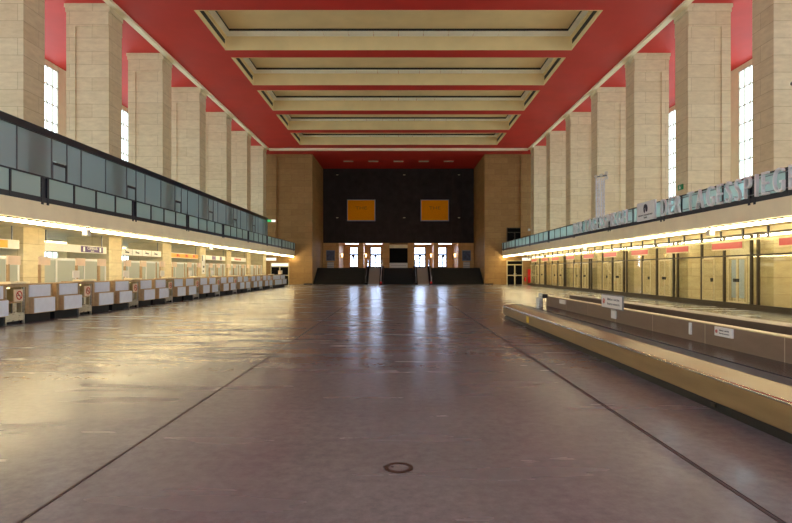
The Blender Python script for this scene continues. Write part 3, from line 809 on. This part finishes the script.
# ------------------------------------------------------------------ far end: stairs, escalators, upper lobby
ZL = 1.92; YS0 = 64.35; NS = 12; TD = .3; RH = ZL/NS
def stair(x0, x1, mat, label):
    pts = [(YS0, 0)]
    for i in range(NS):
        pts.append((YS0+i*TD, (i+1)*RH)); pts.append((YS0+(i+1)*TD, (i+1)*RH))
    pts.append((YS0+NS*TD, 0))
    m = MB().prism(pts, 'x', x0, x1)
    # nosing
    tag(m.build('staircase', mat), label, 'staircase', 'stairs to the upper lobby', 'thing')
stair(-9.82, -3.98, 'granite', 'wide dark stair flight left of the left escalator')
stair(-1.75, 1.75, 'granite_dark', 'black stair flight between the two escalators')
stair(3.98, 9.82, 'granite', 'wide dark stair flight right of the right escalator')
for s, w in ((-1, 'left'), (1, 'right')):
    tag(MB().box(s*9.85, s*10.75, 63.45, 63.99, 0, .12).build('stone_step', 'granite'), f'low dark stone step at the foot of the {w} end block', 'step', 'steps at the end blocks', 'thing')
struct('floor_lobby', MB().box(-XPIER, XPIER, YS0+NS*TD, 80.4, ZL-.3, ZL).box(-XPIER, XPIER, YS0+NS*TD+.02, YS0+NS*TD+.3, -.3, ZL-.3).box(-XPIER, XPIER, YB+.6, YS0+NS*TD+.02, -.3, 0), 'lobby_stone')
struct('terrace_ground', bx(-30, 30, 80.7, 110, ZL-.3, ZL-.05), 'lobby_stone')
def escalator(xa, xb, label):
    t = thing('escalator', label, 'escalator', ((xa+xb)/2, 64.3, 0), 'escalators to the upper lobby')
    y0, y1, yt = 64.25, 68.2, 69.6
    # step band
    pts = [(y0, 0), (y0, .03), (y0+.5, .06)]
    n_ = 11
    for i in range(n_):
        yy = y0+.5+(y1-y0-.5)*i/n_; zz = .06+(ZL-.06)*(i+1)/n_
        pts += [(yy, zz), (yy+(y1-y0-.5)/n_, zz)]
    pts += [(yt, ZL+.02), (yt, ZL-.02), (y1, .0)]
    MB().prism(pts, 'x', xa+.42, xb-.42).build('step_band', 'step_band', t)
    for x, sgn in ((xa, 1), (xb, -1)):
        m = MB().prism([(y0-.2, 0), (y0-.2, .2), (y0+.4, .28), (y1, ZL+.22), (yt, ZL+.22), (yt, ZL+.01), (y1+.3, ZL+.0), (y1, 0)], 'x', x, x+sgn*.42)
        m.build('skirt', 'granite_dark', t)
        MB().prism([(y0-.3, .2), (y0-.45, .5), (y0-.4, .85), (y0-.2, .98), (y0+.3, 1.0), (y1, ZL+.98), (yt, ZL+.98), (yt+.15, ZL+.8), (yt+.15, ZL+.4), (yt, ZL+.22), (y1, ZL+.22), (y0+.4, .28)], 'x', x+sgn*.19, x+sgn*.21).build('balustrade', 'bal_glass', t)
        m = MB(); path = [(y0-.3, .2), (y0-.45, .5), (y0-.4, .85), (y0-.2, .98), (y0+.3, 1.0), (y1, ZL+.98), (yt, ZL+.98), (yt+.15, ZL+.8), (yt+.15, ZL+.4)]
        for p, q in zip(path[:-1], path[1:]): m.cyl((x+sgn*.2, p[0], p[1]), (x+sgn*.2, q[0], q[1]), .045, seg=10)
        m.build('handrail', 'alu' if sgn < 0 else 'grey_frame', t)
    bx(xb-.32, xb-.1, y0-.42, y0-.2, .1, .34).build('stop_button_box', 'red_box', t)
    bx(xa+.42, xb-.42, y0-.3, y0, 0, .02).build('comb_plate', 'steel', t)
escalator(-3.93, -1.80, 'escalator rising to the left lobby door, between dark stairs')
escalator(1.80, 3.93, 'escalator rising to the right lobby door, between dark stairs')

# lobby front: stone panels and posts under the dark wall
YD = 79.8
def lobby(nm, x0, x1, y1=YD): struct(nm, bx(x0, x1, YW, y1, ZL, 5.2), 'lobby_stone')
lobby('wall_lobby_left', -XPIER, -7.8); lobby('wall_lobby_right', 7.8, XPIER)
for nm, x0, x1 in (('trim_12', -5.25, -4.6), ('trim_13', -2.05, -1.2), ('trim_14', 1.2, 2.05), ('trim_15', 4.6, 5.25)):
    struct(nm, bx(x0, x1, YW, 76.6, ZL, 5.2), 'lobby_stone')
struct('ceiling_lobby', bx(-XPIER, XPIER, YW+.3, 80.4, 5.2, 5.4), 'lobby_stone')
# lobby back wall with door openings
OPEN = [(-6.95, -5.75), (-4.0, -2.45), (2.2, 3.85), (5.65, 6.85)]
mb = MB(); e = [-XPIER]+[v for o in OPEN for v in o]+[XPIER]
for i in range(0, len(e), 2): mb.box(e[i], e[i+1], YD, YD+.3, ZL, 5.2)
for a, b in OPEN: mb.box(a, b, YD, YD+.3, 4.95, 5.2)
struct('wall_lobby_back', mb, 'lobby_stone')
for i, (a, b) in enumerate(OPEN):
    m = MB(); y0, y1 = YD+.05, YD+.15
    m.box(a, a+.12, y0, y1, ZL, 4.95).box(b-.12, b, y0, y1, ZL, 4.95).box(a, b, y0, y1, 4.84, 4.95).box(a, b, y0, y1, 3.70, 3.98).box(a, b, y0, y1, ZL, ZL+.25)
    m.box((a+b)/2-.11, (a+b)/2+.11, y0, y1, ZL, 3.9)
    for z in (2.75, 3.3): m.box(a, b, y0+.02, y1-.02, z-.05, z+.05)
    for x in ((3*a+b)/4, (a+3*b)/4): m.box(x-.045, x+.045, y0+.02, y1-.02, ZL, 3.9)
    g = struct(f'door_{4+i}', m, 'bronze')
    bx(a+.05, b-.05, YD+.095, YD+.105, ZL+.05, 4.9).build('door_glass', 'door_clear', g)
    MB().box((a+b)/2-.2, (a+b)/2-.17, YD-.03, YD+.05, 2.8, 3.2).box((a+b)/2+.17, (a+b)/2+.2, YD-.03, YD+.05, 2.8, 3.2).build('handle', 'steel', g)
    # closer / lamp shade under the transom
    t = thing('pendant_shade', f'dark funnel lamp hanging before the bright lobby doorway, {ORD[i]} doorway from the left', 'lamp', ((a+b)/2, 78.6, 3.6), 'dark funnel lamps before the lobby doors')
    MB().cyl(((a+b)/2, 78.6, 3.4), ((a+b)/2, 78.6, 3.85), .08, .3).build('shade', 'black', t); MB().cyl(((a+b)/2, 78.6, 3.85), ((a+b)/2, 78.6, 5.2), .015, seg=8).build('cord', 'black', t)
for i, (a, b) in enumerate(((-7.0, -5.35), (-4.3, -2.2), (2.2, 4.3), (5.35, 7.0))):
    t = thing('lobby_ceiling_light', f'bright white light panel on the lobby ceiling over the {ORD[i]} opening from the left', 'ceiling light', ((a+b)/2, 74.4, 5.15), 'lobby ceiling lights')
    bx(a, b, 74.0, 74.8, 5.1, 5.15).build('diffuser', 'lobby_light', t); bx(a-.03, b+.03, 73.97, 74.83, 5.15, 5.2).build('frame', 'white', t)
# black screen wall in the middle opening
t = thing('screen_wall', 'large black screen above a white board in the middle of the lobby front', 'screen', (0, YW+.6, ZL))
bx(-1.2, 1.2, YW+.5, YW+.7, 2.95, 4.55).build('screen_panel', 'screen', t)
bx(-1.2, 1.2, YW+.45, YW+.7, ZL, 2.6).build('white_board', 'white', t)
bx(-1.2, 1.2, YW+.48, YW+.7, 2.6, 2.95).build('band', 'screen', t)
bx(-1.2, 1.2, YW+.5, YW+.7, 4.55, 5.0).build('header_board', 'cream', t)
bx(-1.0, 1.0, YW+.35, YW+.45, 2.25, 2.28).build('board_joint', 'grey_frame', t)
# posters with leaflet rack
for s, w in ((-1, 'left'), (1, 'right')):
    x0, x1 = sorted((s*9.45, s*8.3))
    t = thing('framed_poster', f'dark blue picture board on the {w} stone panel above the stairs', 'poster', (s*8.9, YW-.05, 2.9), 'poster boards beside the lobby openings')
    bx(x0, x1, YW-.06, YW, 2.85, 4.25).build('frame', 'grey_frame', t); bx(x0+.06, x1-.06, YW-.07, YW-.06, 2.95, 4.15).build('picture', 'poster', t)
    t = thing('leaflet_rack', f'pale leaflet rack under the {w} poster board', 'leaflet rack', (s*8.85, YW-.2, ZL), 'leaflet racks under the posters')
    m = MB().box(x0+.15, x1-.15, YW-.12, YW-.05, ZL, 2.72)
    m.build('back_panel', 'spot_dim', t)
    m = MB()
    for z in (2.05, 2.3, 2.55): m.box(x0+.15, x1-.15, YW-.24, YW-.12, z, z+.02).box(x0+.15, x1-.15, YW-.24, YW-.22, z, z+.08)
    m.build('shelves', 'grey_frame', t)
# sconces on the passage jambs
for x, y, lab in ((-7.72, 75.5, 'lit wall sconce on the left jamb of the far left lobby opening'), (-4.52, 75.8, 'lit wall sconce in the left escalator opening'), (7.72, 75.5, 'lit wall sconce on the right jamb of the far right opening'), (4.52, 75.8, 'lit wall sconce in the right escalator opening')):
    s = -1 if x > 0 else 1
    t = thing('wall_sconce', lab, 'wall lamp', (x, y, 3.6), 'wall sconces in the lobby openings')
    bx(x-s*.08, x, y-.1, y+.1, 3.45, 3.75).build('back_plate', 'bronze', t)
    MB().cyl((x+s*.12, y, 3.4), (x+s*.12, y, 3.85), .07, .13, 14).build('lamp_shade', 'wall_lamp', t)
    MB().cyl((x, y, 3.55), (x+s*.12, y, 3.5), .02, seg=8).build('arm', 'bronze', t)

# two ochre signs on the dark wall
for i, x in enumerate((-4.87, 4.73)):
    t = thing('ochre_sign', f'ochre yellow sign with faint brown lettering, {["left","right"][i]} one on the dark panel wall', 'sign', (x, YW-.2, 8), 'ochre signs on the dark wall')
    y = YW-.22
    MB().box(x-1.85, x+1.85, y, YW-.05, 8.05, 10.85).build('frame', 'grey_frame', t)
    bx(x-1.75, x+1.75, y-.015, y, 8.15, 10.75).build('sign_face', 'yellow_sign', t)
    text('lettering', 'THE', .42, 'front', (x, y-.018, 9.55), 'ink_ochre', t, width=1.5)
# small hooks on the dark wall
for z in (14.1, 8.5):
    for x in (-8.0, .75, 7.9):
        pos = {-8.0: 'left', .75: 'middle', 7.9: 'right'}[x]
        t = tag(MB().box(x-.14, x+.14, YW-.14, YW-.05, z-.05, z+.03).build('wall_clip', 'light_frame'), f'tiny pale clip on the dark wall, {"upper" if z > 10 else "lower"} row {pos}', 'clip', 'pale clips on the dark wall', 'thing')

# ------------------------------------------------------------------ baggage carousel on the right
YC0, YC1 = -6.0, 20.0
def outline(x0, x1, y1, ch):
    """plan outline with a rounded far-left corner"""
    pts = [(x0, YC0)]
    for i in range(7):
        a = i/6*PI/2
        pts.append((x0+ch*.75*(1-math.cos(a)), y1-ch+ch*math.sin(a)))
    pts += [(x1, y1), (x1, YC0)]
    return pts
t = thing('baggage_carousel', 'long low baggage carousel with worn metal apron and dark belts on the right', 'baggage carousel', (4.3, 8, 0))
MB().prism(outline(3.62, 5.0, YC1-.1, 1.0), 'z', 0, .12).build('plinth', 'black', t)
MB().prism(outline(3.55, 4.08, YC1, 1.1)[:-2]+[(4.08, YC1), (4.08, YC0)], 'z', .12, .40).build('apron', 'apron', t, bevel=.012)
MB().box(4.08, 5.04, YC0, YC1, .12, .30).build('bed', 'black', t)
MB().box(4.08, 4.36, YC0, YC1, .30, .395).build('belt_edge', 'slate', t)
MB().box(4.39, 5.04, YC0, 19.2, .30, .40).build('belt', 'rubber', t)
MB().cyl((3.545, 17.1, .29), (3.55, 17.1, .29), .001, seg=4).build('tag_pin', 'steel', t)
MB().cyl((3.555, YC0, .392), (3.555, 18.95, .392), .02, seg=12).build('edge_rail', 'edge_steel', t, smooth=True)
bx(3.535, 3.55, 15.25, 15.5, .17, .33).build('yellow_tag', 'yellow_tag', t)
MB().box(3.6, 3.62, 6.38, 6.46, .04, .08).build('floor_socket', 'bronze', t)
t = thing('carousel_wall', 'low brown tiled wall with pale top edge behind the carousel belt', 'low wall', (5.1, 8, 0))
bx(5.04, 5.2, YC0, 19.1, 0, .725).build('tiled_wall', 'brown_tile', t)
bx(5.035, 5.21, YC0, 19.1, .725, .74).build('edge_strip', 'light_frame', t)
tag(MB().box(5.55, 5.95, YC0, 18.2, 0, .80).build('carousel_ledge', 'tile_dark', bevel=.01), 'dark brown ledge behind the tiled carousel wall', 'ledge', None, 'thing')
for (x, y, z1, lab) in ((4.46, 17.85, .72, 'nearer steel bollard at the carousel end'), (4.72, 18.6, .84, 'taller steel bollard behind at the carousel end')):
    t = thing('steel_bollard', lab, 'bollard', (x, y, .395), 'steel bollards at the carousel end')
    MB().cyl((x, y, .39), (x, y, z1), .075, seg=24).build('post', 'steel', t, smooth=False); MB().cyl((x, y, z1), (x, y, z1+.02), .08, .06, 24).build('cap', 'steel', t)
    if z1 > .8: MB().box(x, x+.22, y-.06, y+.06, z1-.16, z1-.02).build('bracket', 'kick', t)
def wall_sign(y0, y1, z0, z1, label, stand, lines):
    x = 5.0 if stand else 5.03
    t = thing('notice_plate', label, 'notice', (x, (y0+y1)/2, z0), 'white notices on the carousel wall')
    bx(x-.02, x+.01, y0, y1, z0, z1).build('plate', 'grey_frame' if stand else 'white', t)
    if stand: bx(x-.025, x-.02, y0+.03, y1-.03, z0+.02, z1-.02).build('sign_face', 'white', t)
    if stand: bx(x+.01, x+.036, (y0+y1)/2-.12, (y0+y1)/2+.12, .66, z0+.1).build('bracket', 'steel', t)
    h = z1-z0; xx = x-.027
    if lines:
        L_ = y1-y0
        for i, ln in enumerate(lines):
            text('lettering', ln, h*.17, 'right', (xx, (y0+y1)/2-L_*.1, z0+h*(.6-.32*i)), 'ink', t, width=L_*.55, extrude=.002)
        yc = y1-L_*.14; zc = z0+h/2; m = MB(); r0, r1 = h*.13, h*.19
        for i in range(16):
            a0, a1 = 2*PI*i/16, 2*PI*(i+1)/16
            m.prism([(yc+r*math.cos(a), zc+r*math.sin(a)) for r, a in ((r0, a0), (r1, a0), (r1, a1), (r0, a1))], 'x', xx-.002, xx+.003)
        m.prism([(yc-r0, zc+r0*.6), (yc-r0*.6, zc+r0), (yc+r0, zc-r0*.6), (yc+r0*.6, zc-r0)], 'x', xx-.002, xx+.003)
        m.build('red_ring', 'red_ink', t)
wall_sign(12.45, 13.75, .70, 1.03, 'white framed notice standing above the carousel wall', True, ['Bitte nicht', 'betreten'])
wall_sign(8.42, 8.88, .575, .715, 'white notice plate fixed on the near part of the carousel wall', False, ['Bitte nicht', 'betreten'])
wall_sign(16.9, 17.45, .58, .70, 'small white notice plate on the far part of the carousel wall', False, None)
wall_sign(9.62, 9.67, .50, .70, 'narrow pale tape mark on the carousel wall beside a joint', False, None)
wall_sign(12.95, 13.2, .48, .66, 'pale sticker on the carousel wall under the framed notice', False, None)

# round floor ring
t = thing('floor_ring', 'round bronze ring cover set in the floor in front', 'floor cover', (0, 4.54, 0))
MB().ring((0, 4.54), .083, .12, 0, .004).build('ring', 'ring', t)
MB().cyl((0, 4.54, 0), (0, 4.54, .002), .083, seg=40).build('lid', 'floor', t)
MB().cyl((-.05, 4.56, .002), (-.05, 4.56, .004), .012, seg=14).build('key_hole', 'black', t)

# ------------------------------------------------------------------ light and camera
w = bpy.data.worlds.new('overcast_sky'); bpy.context.scene.world = w; w.use_nodes = True
bg = w.node_tree.nodes['Background']; bg.inputs[0].default_value = lin(206, 224, 255); bg.inputs[1].default_value = WORLD_E

sc = bpy.context.scene
cam = bpy.data.cameras.new('camera'); co = bpy.data.objects.new('camera', cam); C.objects.link(co)
co.location = (0, 0, 1.6); co.rotation_euler = (PI/2, 0, 0)
cam.sensor_width = 36; cam.lens = 560/792*36
cam.shift_x = -2.5/792; cam.shift_y = 9.0/792
cam.clip_start = .05; cam.clip_end = 300
sc.camera = co
sc.view_settings.view_transform = 'Standard'; sc.view_settings.look = 'None'
sc.view_settings.gamma = 1; sc.view_settings.use_curve_mapping = False
sc.view_settings.exposure = 0.6
sc.cycles.use_denoising = True
sc.cycles.max_bounces = 10; sc.cycles.diffuse_bounces = 5; sc.cycles.transparent_max_bounces = 12
sc.cycles.sample_clamp_indirect = 6
